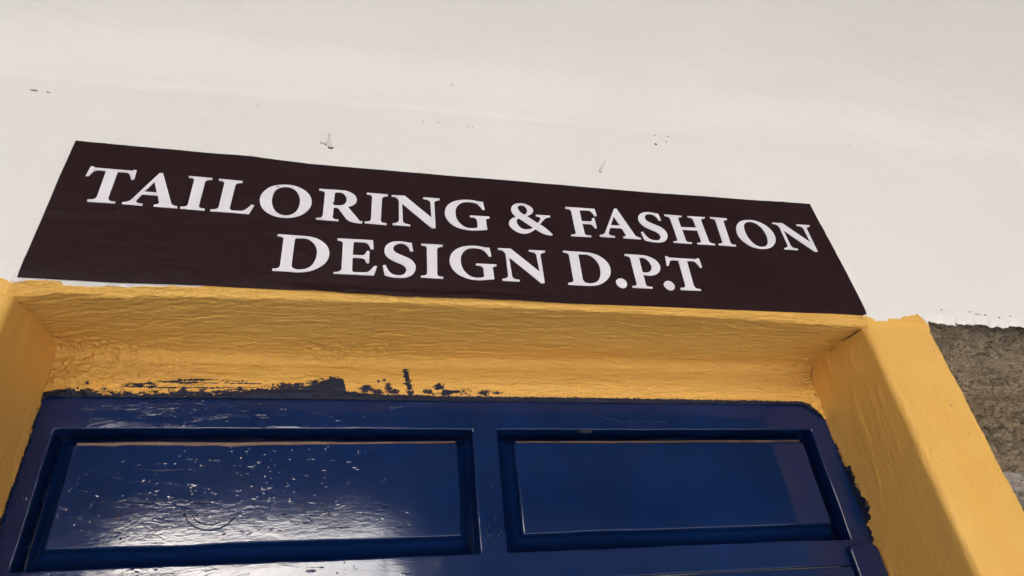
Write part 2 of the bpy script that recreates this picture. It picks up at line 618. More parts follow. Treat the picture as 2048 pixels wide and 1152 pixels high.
# two nails painted over with the wall, each standing out of a chipped hole
def nail(x, z, length, side, r0, label):
    t = thing('wall_nail', label, 'nail', (x, wall_y(x, z), z), 'painted-over nails in the white wall')
    n = 12
    prof = [(.006, r0 * 1.7), (-.0015, r0 * 1.35), (-.005, r0), (-length * .55, r0 * .72), (-length + .002, r0 * .5), (-length, r0 * .3)]
    V, rr = [], np.random.RandomState(int(1e4 * abs(x)))
    for d_, r in prof:
        for k in range(n):
            a = 2 * math.pi * k / n
            q = r * (1 + .18 * (rr.rand() - .5))
            V.append((q * math.cos(a) + side * d_, d_, q * math.sin(a)))
    F = [[j * n + k, j * n + (k + 1) % n, (j + 1) * n + (k + 1) % n, (j + 1) * n + k] for j in range(len(prof) - 1) for k in range(n)]
    F.append([(len(prof) - 1) * n + k for k in range(n)])
    me = bpy.data.meshes.new('nail_shank')
    me.from_pydata(V, [], F)
    link('nail_shank', me, M_nail, t)
    return t


nl = nail(-.1985, 2.3255, .0205, 0, .0026, 'white painted nail over a torn dark crack above the letter R of TAILORING')
nr = nail(.1602, 2.3245, .0195, 0, .0017, 'smaller white painted nail in a shallow chip above the F of FASHION')


def tube(name, pts, radii, mat, parent, n=8, off=None):
    V, F = [], []
    off = Vector(parent.location if off is None else off)
    for i, (p, r) in enumerate(zip(pts, radii)):
        p = Vector(p)
        t = (Vector(pts[min(i + 1, len(pts) - 1)]) - Vector(pts[max(i - 1, 0)])).normalized()
        a = t.cross(Vector((0, 1, 0))).normalized()
        b_ = t.cross(a)
        for k in range(n):
            ang = 2 * math.pi * k / n
            V.append(p + a * r * math.cos(ang) + b_ * r * math.sin(ang) - off)
    for i in range(len(pts) - 1):
        for k in range(n):
            F.append((i * n + k, i * n + (k + 1) % n, (i + 1) * n + (k + 1) % n, (i + 1) * n + k))
    F.append(tuple(range(n)))
    F.append(tuple((len(pts) - 1) * n + k for k in reversed(range(n))))
    me = bpy.data.meshes.new(name)
    me.from_pydata(V, [], F)
    return link(name, me, mat, parent)


yw = wall_y(-.1985, 2.320)
tube('torn_crack', [(-.2035, yw, 2.3255), (-.2010, yw, 2.3248), (-.1990, yw, 2.3225), (-.1978, yw, 2.3205), (-.1960, yw, 2.3195), (-.1944, yw, 2.3205), (-.1940, yw, 2.3222)],
     [.0006, .0009, .0010, .0011, .0010, .0012, .0009], M_dark, nl)
for k in range(5):
    q = -.2095 + .0022 * k
    tube('scratch', [(q, yw - .0004, 2.3300 - .0004 * k), (q + .0012, yw - .0004, 2.3262)], [.0003, .0005], M_chip, nl)
tube('torn_crack', [(.1572, wall_y(.158, 2.322), 2.3232), (.1590, wall_y(.159, 2.322), 2.3215), (.1606, wall_y(.1606, 2.322), 2.3222)], [.0005, .0009, .0006], M_chip, nr)

# ------------------------------------------------------------------ yellow door surround
sur = thing('door_surround', 'mustard yellow painted plaster surround framing the blue door', 'door surround', (0, 0.06, 0))

# lintel: rounded lip, brushed soffit, cove and the strip above the door, one continuous skin
def lip_z(x):
    z = np.interp(x, [-.60, -.4772, -.4455, -.4014, -.3742, -.3614, -.3112, -.2144, -.0569, .117, .3094, .4479, .60],
                  [2.0815, 2.0815, 2.0880, 2.0868, 2.0842, 2.0870, 2.0896, 2.0905, 2.0922, 2.0918, 2.0902, 2.0862, 2.0835])
    n = np.stack([np.asarray(x, float), 0 * x, 0 * x], -1)
    return z + .0010 * fbm(n, 28, 3, 9) + .0004 * fbm(n, 120, 2, 19)


YS = D - .003
lx = axis((-.492, .486, .0011))
zl = lip_z(lx)
zb = np.interp(lx, [-.49, -.37, -.16, .09, .49], [2.0985, 2.0945, 2.0920, 2.0970, 2.0975])
zfoot = 2.0395 - .022 * sstep(.440, .472, lx) - .006 * sstep(-.462, -.486, lx)
rows, tags = [], []
for k in range(8):            # lip front face
    f = k / 8
    rows.append((0 * lx + .0, ZS + (zl + .004 - ZS) * f, -1 + 0 * lx, 0 * lx)); tags.append('lip')
for k in range(8):            # rounding, 4 mm
    a = math.pi / 2 * k / 8
    rows.append((.004 - .004 * math.cos(a) + 0 * lx, zl + .004 - .004 * math.sin(a), -math.cos(a) + 0 * lx, -math.sin(a) + 0 * lx)); tags.append('lip')
NS = 92
for k in range(NS):           # soffit
    f = k / NS
    yy = .004 + (YS - .014 - .004) * f
    rows.append((yy + 0 * lx, zl + (zb - zl) * f + .0015 * math.sin(math.pi * f), 0 * lx, -1 + 0 * lx)); tags.append('soffit')
for k in range(10):           # cove
    a = math.pi / 2 * k / 10
    rows.append((YS - .014 + .014 * math.sin(a) + 0 * lx, zb - .012 + .012 * math.cos(a), -math.sin(a) + 0 * lx, -math.cos(a) + 0 * lx)); tags.append('cove')
NF = 66
for k in range(NF):           # strip over the door
    f = k / (NF - 1)
    rows.append((YS + 0 * lx, zb - .012 + (zfoot - zb + .012) * f, -1 + 0 * lx, 0 * lx)); tags.append('strip')
for k in range(1, 5):         # tucked in behind the frame
    rows.append((YS + .0022 * k + 0 * lx, zfoot + .0004 * k, -1 + 0 * lx, 0 * lx)); tags.append('strip')
nr_ = len(rows)
Y = np.stack([r[0] for r in rows], 1)
Z = np.stack([r[1] for r in rows], 1)
NY = np.stack([r[2] for r in rows], 1)
NZ = np.stack([r[3] for r in rows], 1)
X = np.repeat(lx[:, None], nr_, 1)
x, y, z = X.ravel(), Y.ravel(), Z.ravel()
kind = np.array(tags)[None, :].repeat(len(lx), 0).ravel()
P = np.stack([x, y, z], -1)
leftness = sstep(-.20, -.46, x)
Pd = P.copy()
Pd[:, 1] += .35 * (x + .2) * leftness        # strokes drag diagonally near the left end
stroke = fbm(Pd, (26, 190, 60), 4, 101, .55)
stroke2 = fbm(Pd, (60, 420, 90), 3, 131, .55)
lump = fbm(P, (120, 120, 120), 4, 151, .6)
big = fbm(P, (9, 20, 20), 3, 171)
amp_s = np.where(kind == 'soffit', 1.0, np.where(kind == 'cove', .7, np.where(kind == 'lip', .25, .28)))
d = amp_s * (.0009 * stroke * (1 + .8 * leftness) + .0007 * stroke2) + .0012 * big * (kind != 'lip')
# coarse pitted plaster in the two back corners and along the cove left of centre
rough_l = sstep(-.27, -.44, x) * sstep(.085, .115, y)
rough_c = np.exp(-((x + .17) / .06) ** 2) * sstep(2.075, 2.092, z) * (y > .09)
rough_r = sstep(.43, .468, x) * sstep(.085, .11, y)
d = d + (.0040 * rough_l + .0026 * rough_c + .0034 * rough_r) * np.minimum(lump * 1.5, .5)
lipfade = np.minimum(1, np.abs(z - ZS) / .003) * (kind == 'lip') + (kind != 'lip')
d = d * lipfade
# a shallow patched area left of centre, and its rim
patch = sstep(-.345, -.325, x) * sstep(-.13, -.17, x) * (kind == 'strip') * sstep(2.086, 2.080, z + .006 * big)
d = d + .0012 * patch
y2 = y + NY.ravel() * d
z2 = z + NZ.ravel() * d

# navy paint carried up on to the strip
bx = [(-.49, 2.036), (-.482, 2.0415), (-.474, 2.0445), (-.460, 2.0495), (-.440, 2.0500), (-.4227, 2.0455), (-.399, 2.0465), (-.373, 2.0465), (-.312, 2.0475), (-.270, 2.0515), (-.238, 2.0570), (-.216, 2.0580), (-.194, 2.0632),
      (-.178, 2.0688), (-.171, 2.0675), (-.166, 2.0635), (-.163, 2.0500), (-.150, 2.0490), (-.130, 2.0472), (-.05, 2.0460), (.02, 2.0462), (.2, 2.0460), (.40, 2.0448), (.44, 2.0440), (.452, 2.0400), (.462, 2.0290), (.472, 2.012)]
q1, q2 = zip(*bx)
bz = np.interp(x, q1, q2)
fuzz = .0006 + .0052 * sstep(-.47, -.44, x) * sstep(-.155, -.20, x)
nz_ = fbm(P, (150, 1, 210), 4, 201, .65)
nz2 = fbm(P, (330, 1, 420), 3, 231, .65)
blue = .5 + (bz - z) / (.0022 + fuzz * .55) * .5 + (nz_ * .9 + nz2 * .5) * np.clip(fuzz / .004, .12, 1)
def blob(px, pz, rx, rz, n=.6):
    return .5 + .5 * (1 - np.sqrt(((x - px) / rx) ** 2 + ((z - pz) / rz) ** 2)) + n * (nz_ * .7 + nz2 * .5)
def seg(x0, z0, x1, z1, r, n=.4):
    t = np.clip(((x - x0) * (x1 - x0) + (z - z0) * (z1 - z0)) / ((x1 - x0) ** 2 + (z1 - z0) ** 2), 0, 1)
    dd = np.hypot(x - x0 - t * (x1 - x0), z - z0 - t * (z1 - z0))
    return .5 + .5 * (1 - dd / r) + n * (nz_ * .7 + nz2 * .5)
nzs = fbm(P, (45, 1, 620), 3, 261, .6)
def dry(px, pz, rx, rz):
    """streaks left by a nearly dry brush"""
    q_ = 1 - np.sqrt(((x - px) / rx) ** 2 + ((z - pz) / rz) ** 2)
    return np.where(q_ > 0, .30 + .45 * np.minimum(q_, .5) + .95 * nzs + .35 * nz2, 0)
for b_ in [seg(-.0936, 2.0895, -.0938, 2.0780, .0034, .2), seg(-.0938, 2.0780, -.0918, 2.0660, .0030, .35), seg(-.0905, 2.0610, -.0890, 2.047, .0038, .9),
           blob(-.1195, 2.0665, .0022, .0022, .3), blob(-.1262, 2.0645, .0017, .0019, .3), blob(-.1150, 2.0565, .0040, .0040, .9),
           blob(-.1410, 2.0535, .0085, .0052, .9), blob(-.1260, 2.0500, .0120, .0034, .9), blob(-.1100, 2.0495, .0075, .003, .9),
           blob(-.0535, 2.0565, .0055, .0040, 1.0), blob(-.0660, 2.0505, .0060, .0030, 1.1), blob(-.0460, 2.0505, .0090, .0034, 1.1),
           blob(-.0270, 2.0525, .0110, .0036, 1.3), blob(.0005, 2.0520, .0050, .0034, .9), blob(.0170, 2.0510, .0050, .0024, .9),
           dry(-.3780, 2.0540, .026, .0030), dry(-.3300, 2.0590, .050, .0046), dry(-.2920, 2.0590, .036, .0040), dry(-.3250, 2.0515, .080, .0024), blob(-.4380, 2.0570, .002, .002, .4)]:
    blue = np.maximum(blue, b_)
blue = np.where((kind == 'strip') & (y > .10), np.clip(blue, 0, 1), 0)
pl = paint_line(x)
yel = np.where(kind == 'lip', np.clip(.5 + (pl - z) / .003, 0, 1), 1)
grid('lintel_plaster', np.stack([x, y2, z2], -1), len(lx), nr_, M_soffit, sur, {'yellow': yel, 'blue': blue}, flip=True)


def reveal(side):
    """one jamb: outer edge, front face, rounded arris and the reveal back to the door"""
    xin = XR if side > 0 else XL
    xout = JX if side > 0 else -.575
    zz = np.concatenate([axis((0.0, 1.55, .05))[:-1], axis((1.55, 1.78, .006))[:-1], axis((1.78, 2.083, .0016)), axis((2.0855, 2.0985, .0026))])
    nz = len(zz)
    Zc = zz
    nn = np.stack([0 * Zc, 0 * Zc, Zc], -1)
    wob_o = .0012 * fbm(nn, 30, 4, 301 + side) + .0006 * fbm(nn, 130, 2, 311 + side)
    wob_i = .0014 * fbm(nn, 7, 3, 321 + side)
    r = .009
    rows = []
    s = side
    for k in range(6):       # outer return into the stone
        rows.append((xout + wob_o, .055 - .053 * k / 5 + 0 * Zc, s, 0, 1))
    rows.append((xout + wob_o - s * .0006, .0006 + 0 * Zc, s * .7, -.7, 1))
    for k in range(40):      # front
        f = k / 39
        xa, xb_ = xout + wob_o - s * .002, xin + s * r + wob_i
        rows.append((xa + (xb_ - xa) * f, 0 * Zc, 0, -1, 0))
    for k in range(1, 9):    # arris
        a = math.pi / 2 * k / 9
        rows.append((xin + s * (r - r * math.sin(a)) + wob_i, r - r * math.cos(a) + 0 * Zc, -s * math.sin(a), -math.cos(a), 2))
    for k in range(110):      # reveal
        f = k / 109
        rows.append((xin + wob_i * (1 - f), r + (D + .006 - r) * f + 0 * Zc, -s, 0, 2))
    X = np.stack([q[0] + 0 * Zc for q in rows]); Y = np.stack([q[1] + 0 * Zc for q in rows])
    NX = np.stack([q[2] + 0 * Zc for q in rows]); NYY = np.stack([q[3] + 0 * Zc for q in rows])
    K = np.stack([q[4] + 0 * Zc for q in rows]).ravel()
    Z = np.repeat(Zc[None, :], len(rows), 0)
    x, y, z = X.ravel(), Y.ravel(), Z.ravel()
    P = np.stack([x, y, z], -1)
    Pt = P.copy(); Pt[:, 1] += .22 * (z - 2)
    run = np.maximum(fbm(Pt, (1, 75, 13), 3, 341 + side) - .16, 0)          # sagged paint runs
    d = .0007 * fbm(P, (22, 22, 12), 3, 331 + side) + .0020 * run * (K == 2) * sstep(.012, .03, y)
    d = d + .0016 * (K == 2) * sstep(.10, .131, y) * fbm(P, (1, 90, 60), 4, 351, .6)
    d = d * np.where(K == 0, .45, 1) * sstep(2.0985, 2.085, z)
    x2 = x + NX.ravel() * d; y2 = y + NYY.ravel() * d
    # navy smear on the reveal beside the door
    nz1 = fbm(P, (1, 240, 170), 4, 361, .65)
    nz3 = fbm(P, (1, 560, 420), 2, 371, .65)
    if side > 0:
        yb = np.interp(z, [1.80, 1.855, 1.862, 1.878, 1.883, 1.90, 1.915, 1.922, 1.945, 1.953, 1.975, 2.0], [.1315, .1300, .1270, .1275, .1165, .1150, .1180, .1195, .1185, .1270, .1290, .1320])
    else:
        yb = np.interp(z, [1.80, 1.90, 2.0, 2.05], [.127, .1265, .128, .1285])
    blue = np.where(K == 2, .5 + (y - yb) / .007 + nz1 * 1.1 + nz3 * .8, 0)
    blue = np.clip(blue, 0, 1) * (y > .1)
    pl = paint_line(x)
    yel = np.where((z > 2.06) & (K < 2), np.clip(.5 + (pl - z) / .003, 0, 1), 1)
    if side > 0:             # scuffs where the paint has rubbed off to white on the outer edge
        sc = sstep(.010, .002, np.abs(x - (.5555 + (2.045 - z) * .10))) * sstep(2.083, 2.07, z) * sstep(2.0, 2.04, z) * (K == 0)
        yel = np.minimum(yel, 1 - .34 * sc * sstep(-.2, .4, fbm(P, (90, 1, 25), 3, 381)))
    o = grid('jamb_plaster', np.stack([x2, y2, z], -1), len(rows), nz, M_reveal, sur, {'yellow': yel, 'blue': blue}, flip=(side < 0))
    # small dark specks on the jamb face
    return o


reveal(1)
reveal(-1)
for (sx, sy, sz, r) in [(.5555, -.0006, 2.052, .0011), (.517, -.0006, 2.058, .0008), (.5390, -.0006, 1.975, .0011), (.545, -.0006, 1.94, .0008)]:
    bm = bmesh.new()
    bmesh.ops.create_icosphere(bm, subdivisions=1, radius=r)
    for v in bm.verts:
        v.co = Vector((v.co.x * 1.2, v.co.y * .4, v.co.z)) + Vector((sx, sy, sz)) - sur.location
    me = bpy.data.meshes.new('dirt_speck'); bm.to_mesh(me); bm.free()
    link('dirt_speck', me, M_chip, sur)
# ------------------------------------------------------------------ stone wall beside the jamb
sw = thing('stone_wall', 'rough brown stone wall with pale mortar beside the yellow surround', 'wall', (.9, .2, 0))


def stone(x0, x1, z0, z1, mat, seed, face=.012, step=.004, rough=1.0):
    nx, nz = max(6, int((x1 - x0) / step)), max(6, int((z1 - z0) / step))
    u = np.linspace(0, 1, nx); w = np.linspace(0, 1, nz)
    Ug, Wg = np.meshgrid(u, w, indexing='ij')
    ug, wg = Ug.ravel(), Wg.ravel()
    x = x0 + (x1 - x0) * ug
    z = z0 + (z1 - z0) * wg
    P = np.stack([x, 0 * x + seed, z], -1)
    # ragged outline
    m = np.minimum(np.minimum(ug, 1 - ug) * (x1 - x0), np.minimum(wg, 1 - wg) * (z1 - z0))
    x = x + .006 * fbm(P, 30, 3, seed) * sstep(.03, 0, m)
    z = z + .006 * fbm(P, 30, 3, seed + 9) * sstep(.03, 0, m)
    Pr = P.copy(); Pr[:, 2] += .5 * P[:, 0]
    rid = 1 - np.abs(fbm(Pr, (55, 1, 85), 4, seed + 3, .6)) * 2.2
    rid2 = 1 - np.abs(fbm(Pr, (120, 1, 170), 3, seed + 5, .6)) * 2.2
    d = rough * (.014 * fbm(P, (10, 1, 12), 4, seed + 1, .55) + .0075 * rid + .0042 * rid2 + .0018 * fbm(P, 320, 2, seed + 7))
    y = face - d + .045 * sstep(.010, 0, m) ** 2
    o = grid('stone', np.stack([x, y, z], -1), nx, nz, mat, sw, None)
    return o


# mortar bed behind and between the stones
mx = axis((.52, 1.05, .004), (1.05, 3.2, .05)); mz = axis((0, 1.7, .05), (1.7, 2.135, .004))
X, Z = np.meshgrid(mx, mz, indexing='ij')
x, z = X.ravel(), Z.ravel()
P = np.stack([x, 0 * x, z], -1)
y = .026 - .006 * fbm(P, (18, 1, 24), 4, 401) - .0015 * fbm(P, (150, 1, 40), 3, 409)
grid('mortar', np.stack([x, y, z], -1), len(mx), len(mz), M_mortar, sw)
stone(.535, .990, 1.898, 2.128, M_stone, 5, .016, .0016)
stone(.540, .800, 1.700, 1.866, M_stone2, 12, .020, .004)
stone(.825, 1.20, 1.690, 1.872, M_stone, 21, .014, .006)
stone(1.010, 1.52, 1.900, 2.118, M_stone, 33, .014, .006)
rr = random.Random(4)
zc = 1.665
while zc > .1:
    h = rr.uniform(.15, .24)
    xc = .545
    while xc < 3.0:
        w = rr.uniform(.22, .48)
        stone(xc, xc + w, max(zc - h, .02), zc, M_stone, rr.randrange(999), .014, .02)
        xc += w + .02
    zc -= h + .022
for zt, h in ((2.118, .21), (1.88, .18)):
    xc = 1.54 if zt > 2 else 1.22
    while xc < 3.0:
        w = rr.uniform(.25, .45)
        stone(xc, xc + w, zt - h, zt, M_stone, rr.randrange(999), .014, .02)
        xc += w + .02

sw2 = thing('stone_wall', 'rough stone wall left of the doorway, hidden past the yellow reveal', 'wall', (-.9, .2, 0))
mx = axis((-2.6, -.56, .04)); mz = axis((0, 2.135, .04))
X, Z = np.meshgrid(mx, mz, indexing='ij')
grid('mortar', np.stack([X.ravel(), .026 + 0 * X.ravel(), Z.ravel()], -1), len(mx), len(mz), M_mortar, sw2)
sw_keep, sw = sw, sw2
zc = 2.12
while zc > .1:
    h = rr.uniform(.15, .24)
    xc = -2.55
    while xc < -.60:
        w = min(rr.uniform(.22, .48), -.56 - xc)
        stone(xc, xc + w, max(zc - h, .02), zc, M_stone, rr.randrange(999), .014, .02)
        xc += w + .02
    zc -= h + .022
sw = sw_keep

# ------------------------------------------------------------------ blue door
door = thing('door', 'glossy navy blue panelled wooden door set back under the yellow lintel', 'door', (0, D + .02, 0))
ZT = 2.004           # top of the panels
ZB = 1.862           # foot of the panels
F = D                # face of rails and stiles
BK = D + .038
A, B_, C_, E_ = -.456, -.016, .014, .442
W = .0005


def frame_mesh():
    """top rail, stiles, mullion and middle rail, painted into one skin with two openings"""
    gx = [XL - .014, A, B_, C_, E_, XR + .002]
    gz = [1.8315, ZB, ZT, 2.060]
    bm = bmesh.new()
    vg = {}
    for i, a in enumerate(gx):
        for j, c in enumerate(gz):
            vg[i, j] = bm.verts.new((a, F, c))
    for i in range(5):
        for j in range(3):
            if j == 1 and i in (1, 3):
                continue
            bm.faces.new((vg[i, j], vg[i + 1, j], vg[i + 1, j + 1], vg[i, j + 1]))
    for (x0, x1) in ((gx[0], gx[1]), (gx[4], gx[5])):      # the stiles run on down
        lo = [bm.verts.new((x0, F, .0)), bm.verts.new((x1, F, .0))]
        i = 0 if x0 == gx[0] else 4
        bm.faces.new((lo[0], lo[1], vg[i + 1, 0], vg[i, 0]))
    ret = bmesh.ops.extrude_face_region(bm, geom=list(bm.faces))
    for v in [g_ for g_ in ret['geom'] if isinstance(g_, bmesh.types.BMVert)]:
        v.co.y += .038
    bmesh.ops.recalc_face_normals(bm, faces=bm.faces)
    front = [e for e in bm.edges if all(abs(v.co.y - F) < 1e-6 for v in e.verts) and len(e.link_faces) == 2
             and abs(e.link_faces[0].normal.dot(e.link_faces[1].normal)) < .5]
    bmesh.ops.bevel(bm, geom=front, offset=.0016, segments=3, affect='EDGES', profile=.5)
    for ax, lo_, hi_ in ((0, gx[0], gx[-1]), (2, 1.70, 2.06)):
        n = int((hi_ - lo_) / .010)
        for k in range(1, n):
            co = Vector((0, 0, 0)); no = Vector((0, 0, 0))
            co[ax] = lo_ + k * (hi_ - lo_) / n
            no[ax] = 1
            bmesh.ops.bisect_plane(bm, geom=list(bm.verts) + list(bm.edges) + list(bm.faces), plane_co=co, plane_no=no)
    P = np.array([v.co[:] for v in bm.verts])
    Dd = np.stack([.0008 * fbm(P, 14, 3, 501 + 3 * k) + .0005 * fbm(P, 55, 2, 551 + 3 * k) for k in range(3)], -1)
    Dd[:, 1] *= .6
    for v, d in zip(bm.verts, Dd):
        v.co += Vector(d) - door.location
    me = bpy.data.meshes.new('frame')
    bm.to_mesh(me); bm.free()
    return weighted(link('frame', me, M_blue_h, door))


frame_mesh()


def panel(x0, x1, z0, z1, ml, mr, mb, mt, seed):
    """raised and fielded panel: flat field, sloping margins, groove"""
    def lines(a, b_, m0, m1):
        return np.unique(np.round(np.concatenate([[a, a + .004], np.linspace(a + .004, a + m0 - .0035, 5), np.linspace(a + m0 - .0035, a + m0 + .003, 8),
                               np.linspace(a + m0 + .003, b_ - m1 - .003, max(4, int((b_ - a) / .004))), np.linspace(b_ - m1 - .003, b_ - m1 + .0035, 8),
                               np.linspace(b_ - m1 + .0035, b_ - .004, 5), [b_ - .004, b_]]), 5))
    xs, zs = lines(x0, x1, ml, mr), lines(z0, z1, mb, mt)
    X, Z = np.meshgrid(xs, zs, indexing='ij')
    x, z = X.ravel(), Z.ravel()
    P = np.stack([x, 0 * x, z], -1)
    wv = .0011 * fbm(P, (16, 1, 16), 2, seed)
    t = np.minimum(np.minimum((x - x0) / ml, (x1 - x) / mr), np.minimum((z - z0) / mb, (z1 - z) / mt)) + wv / .02
    prof = np.interp(t, [0, .2, .28, .92, .96, 1.0, 1.02, 1.05], [.0300, .0300, .0270, .0095, .0064, .0025, .0006, .0])
    y = F + .0004 + prof - .0005 * fbm(P, (4, 1, 6), 2, seed + 5)
    return grid('panel', np.stack([x, y, z], -1), len(xs), len(zs), M_blue_p, door), y


pl_, _ = panel(A - .001, B_ + .001, ZB - .001, ZT + .001, .0225, .0195, .0195, .0180, 601)
pr_, _ = panel(C_ - .001, E_ + .001, ZB - .001, ZT + .001, .0205, .0190, .0195, .0180, 611)


# tan strip on each panel's top edge, the soffit's reflection put in as colour
def reflection_strip(x0, x1, z, hts, parent, seed):
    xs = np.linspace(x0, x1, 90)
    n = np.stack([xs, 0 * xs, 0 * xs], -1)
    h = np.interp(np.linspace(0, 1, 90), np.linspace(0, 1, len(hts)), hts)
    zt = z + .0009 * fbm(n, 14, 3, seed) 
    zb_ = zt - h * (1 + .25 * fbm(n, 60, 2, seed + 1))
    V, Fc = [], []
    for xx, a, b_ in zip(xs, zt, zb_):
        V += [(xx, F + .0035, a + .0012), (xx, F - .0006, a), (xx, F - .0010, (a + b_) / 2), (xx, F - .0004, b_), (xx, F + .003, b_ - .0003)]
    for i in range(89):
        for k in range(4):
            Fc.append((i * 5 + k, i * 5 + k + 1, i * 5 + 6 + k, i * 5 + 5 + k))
    me = bpy.data.meshes.new('reflection_edge')
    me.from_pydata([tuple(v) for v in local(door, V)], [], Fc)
    o = link('reflection_edge', me, M_tan, parent)
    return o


reflection_strip(-.431, -.037, 1.9885, [.0026, .0034, .0036, .0040, .0036, .0028, .0018, .0010, .0006], pl_, 5)
reflection_strip(.036, .419, 1.9885, [.0006, .0005, .0010, .0006, .0004, .0008, .0010, .0006], pr_, 8)

# what lies below the middle rail
lw = block('lower_board', (A + .001, F - .0035, 1.10), (.4275, BK - .004, 1.8300), M_blue_h, door, .0018, 3, W, .012, 551)
block('lower_board', (A + .001, F - .0035, 0.02), (.4275, BK - .004, 1.092), M_blue_h, door, .0018, 3)


def round_block():
    bm = bmesh.new()
    x0, x1, z1, r = .4290, XR - .002, 1.8535, .010
    ring = [(x0, 0.02), (x1, 0.02)]
    for k in range(9):
        a = math.pi / 2 * k / 8
        ring.append((x1 - r * .8 + r * .8 * math.cos(a), z1 - r + r * math.sin(a)))
    for k in range(9):
        a = math.pi / 2 + math.pi / 2 * k / 8
        ring.append((x0 + r * .7 + r * .7 * math.cos(a), z1 - r * .7 + r * .7 * math.sin(a)))
    off = door.location
    fr = [bm.verts.new(Vector((p, F - .0085, q)) - off) for p, q in ring]
    bk = [bm.verts.new(Vector((p, F + .0200, q)) - off) for p, q in ring]
    ff = bm.faces.new(fr)
    for i in range(len(ring)):
        j = (i + 1) % len(ring)
        bm.faces.new((fr[i], bk[i], bk[j], fr[j]))
    bmesh.ops.recalc_face_normals(bm, faces=bm.faces)
    bmesh.ops.bevel(bm, geom=[e for e in ff.edges], offset=.0020, segments=3, affect='EDGES', profile=.5)
    me = bpy.data.meshes.new('corner_block')
    bm.to_mesh(me); bm.free()
    return weighted(link('corner_block', me, M_blue_v, door))


round_block()

# sags, brush ridges and scratches standing in the gloss paint
def run(pts, r, parent, y0=F - .0002, mat=None, many=None):
    o = tube('paint_run', [(a, y0, c) for a, c in pts], [r * (.5 if k in (0, len(pts) - 1) else 1) for k in range(len(pts))],
         mat or M_blue_p, parent, 6, door.location)
    if many is not None:
        many.append(o)
    return o


def join_small(objs, name, parent, mat):
    """ridges too small to pick apart become one part"""
    bm = bmesh.new()
    for o in objs:
        bm.from_mesh(o.data)
        bpy.data.objects.remove(o, do_unlink=True)
    me = bpy.data.meshes.new(name)
    bm.to_mesh(me)
    bm.free()
    link(name, me, mat, parent)['kind'] = 'stuff'


run([(-.3180, 1.9170), (-.3160, 1.9110), (-.3110, 1.9040), (-.3040, 1.8985), (-.2960, 1.8955), (-.2880, 1.8950), (-.2800, 1.8968), (-.2730, 1.9010), (-.2680, 1.9070), (-.2655, 1.9120)], .0008, pl_)
run([(-.3090, 1.9110), (-.3040, 1.9050), (-.2960, 1.9010), (-.2880, 1.9000), (-.2800, 1.9025)], .0006, pl_)
run([(-.3690, 1.9252), (-.3600, 1.9245), (-.3500, 1.9246), (-.3400, 1.9256), (-.3330, 1.9268)], .0006, pl_)
run([(-.3680, 1.9606), (-.3560, 1.9580), (-.3470, 1.9576), (-.3360, 1.9577), (-.3270, 1.9582), (-.3225, 1.9600)], .0006, pl_)
run([(-.2310, 1.9560), (-.2220, 1.9564), (-.2120, 1.9566)], .0007, pl_)
run([(-.3550, 1.9635), (-.3490, 1.9650), (-.3430, 1.9645)], .0008, pl_)
run([(-.3020, 1.9640), (-.2960, 1.9655)], .0008, pl_)
run([(-.2080, 1.9240), (-.2030, 1.9160), (-.1970, 1.9060), (-.1900, 1.9000)], .0004, pl_)
run([(-.1780, 1.9190), (-.1750, 1.9110), (-.1735, 1.9050)], .0004, pl_)
run([(-.1860, 1.8930), (-.1700, 1.8938), (-.1520, 1.8934)], .0004, pl_)
rq = random.Random(12)
small = []
for k in range(34):              # short ridges left by a clogged brush, mostly on the left
    a = -.42 + .36 * rq.random() ** 1.35
    c = 1.888 + .09 * rq.random()
    L = rq.uniform(.002, .007)
    t = rq.uniform(-.5, .7)
    run([(a, c), (a + L * .5, c + L * .25 * t), (a + L, c + L * .6 * t)], rq.uniform(.0003, .0006), pl_, many=small)
join_small(small, 'brush_ridges', pl_, M_blue_p)
run([(.0945, 1.9724), (.0972, 1.9672), (.1004, 1.9618)], .0005, pr_)
run([(.1764, 1.9516), (.1850, 1.9526), (.1929, 1.9533)], .0004, pr_)
run([(.2475, 1.9655), (.2505, 1.9632), (.2529, 1.9603)], .0006, pr_)
run([(.2490, 1.9600), (.2500, 1.9640), (.2518, 1.9655)], .0005, pr_)
run([(.1100, 1.9080), (.1300, 1.9088), (.1500, 1.9090)], .0003, pr_)
fr_ = [o for o in door.children if o.name.startswith('frame')][0]
small = []
for k in range(26):              # the same ridges along the top rail
    a = -.46 + .36 * rq.random() ** 1.2
    c = 2.010 + .030 * rq.random()
    L = rq.uniform(.003, .010)
    run([(a, c), (a + L * .5, c + .0006 * rq.uniform(-1, 1)), (a + L, c + .0012 * rq.uniform(-1, 1))], rq.uniform(.0004, .0009), fr_, F - .0003, M_blue_h, small)
for k in range(30):              # and down the mullion and the foot of the left stile
    if k < 18:
        a, c = rq.uniform(-.011, .010), 1.864 + .07 * rq.random() ** 1.6
    else:
        a, c = rq.uniform(-.478, -.460), rq.uniform(1.88, 2.0)
    L = rq.uniform(.003, .008)
    run([(a, c), (a + .0005, c + L * .5), (a + .001 * rq.uniform(-1, 1), c + L)], rq.uniform(.0004, .0008), fr_, F - .0003, M_blue_v, small)
join_small(small, 'brush_ridges', fr_, M_blue_h)
# ragged scallops of paint on the right of the top rail
for k in range(3):
    a = .178 + .021 * k
    run([(a, 2.0085), (a + .004, 2.0135), (a + .010, 2.0150), (a + .016, 2.0130), (a + .019, 2.0075)], .0006, fr_, F - .0001, M_blue_h)
run([(.118, 2.0310), (.138, 2.0240), (.158, 2.0190), (.172, 2.0150), (.178, 2.0100)], .0006, fr_, F - .0002, M_blue_h)
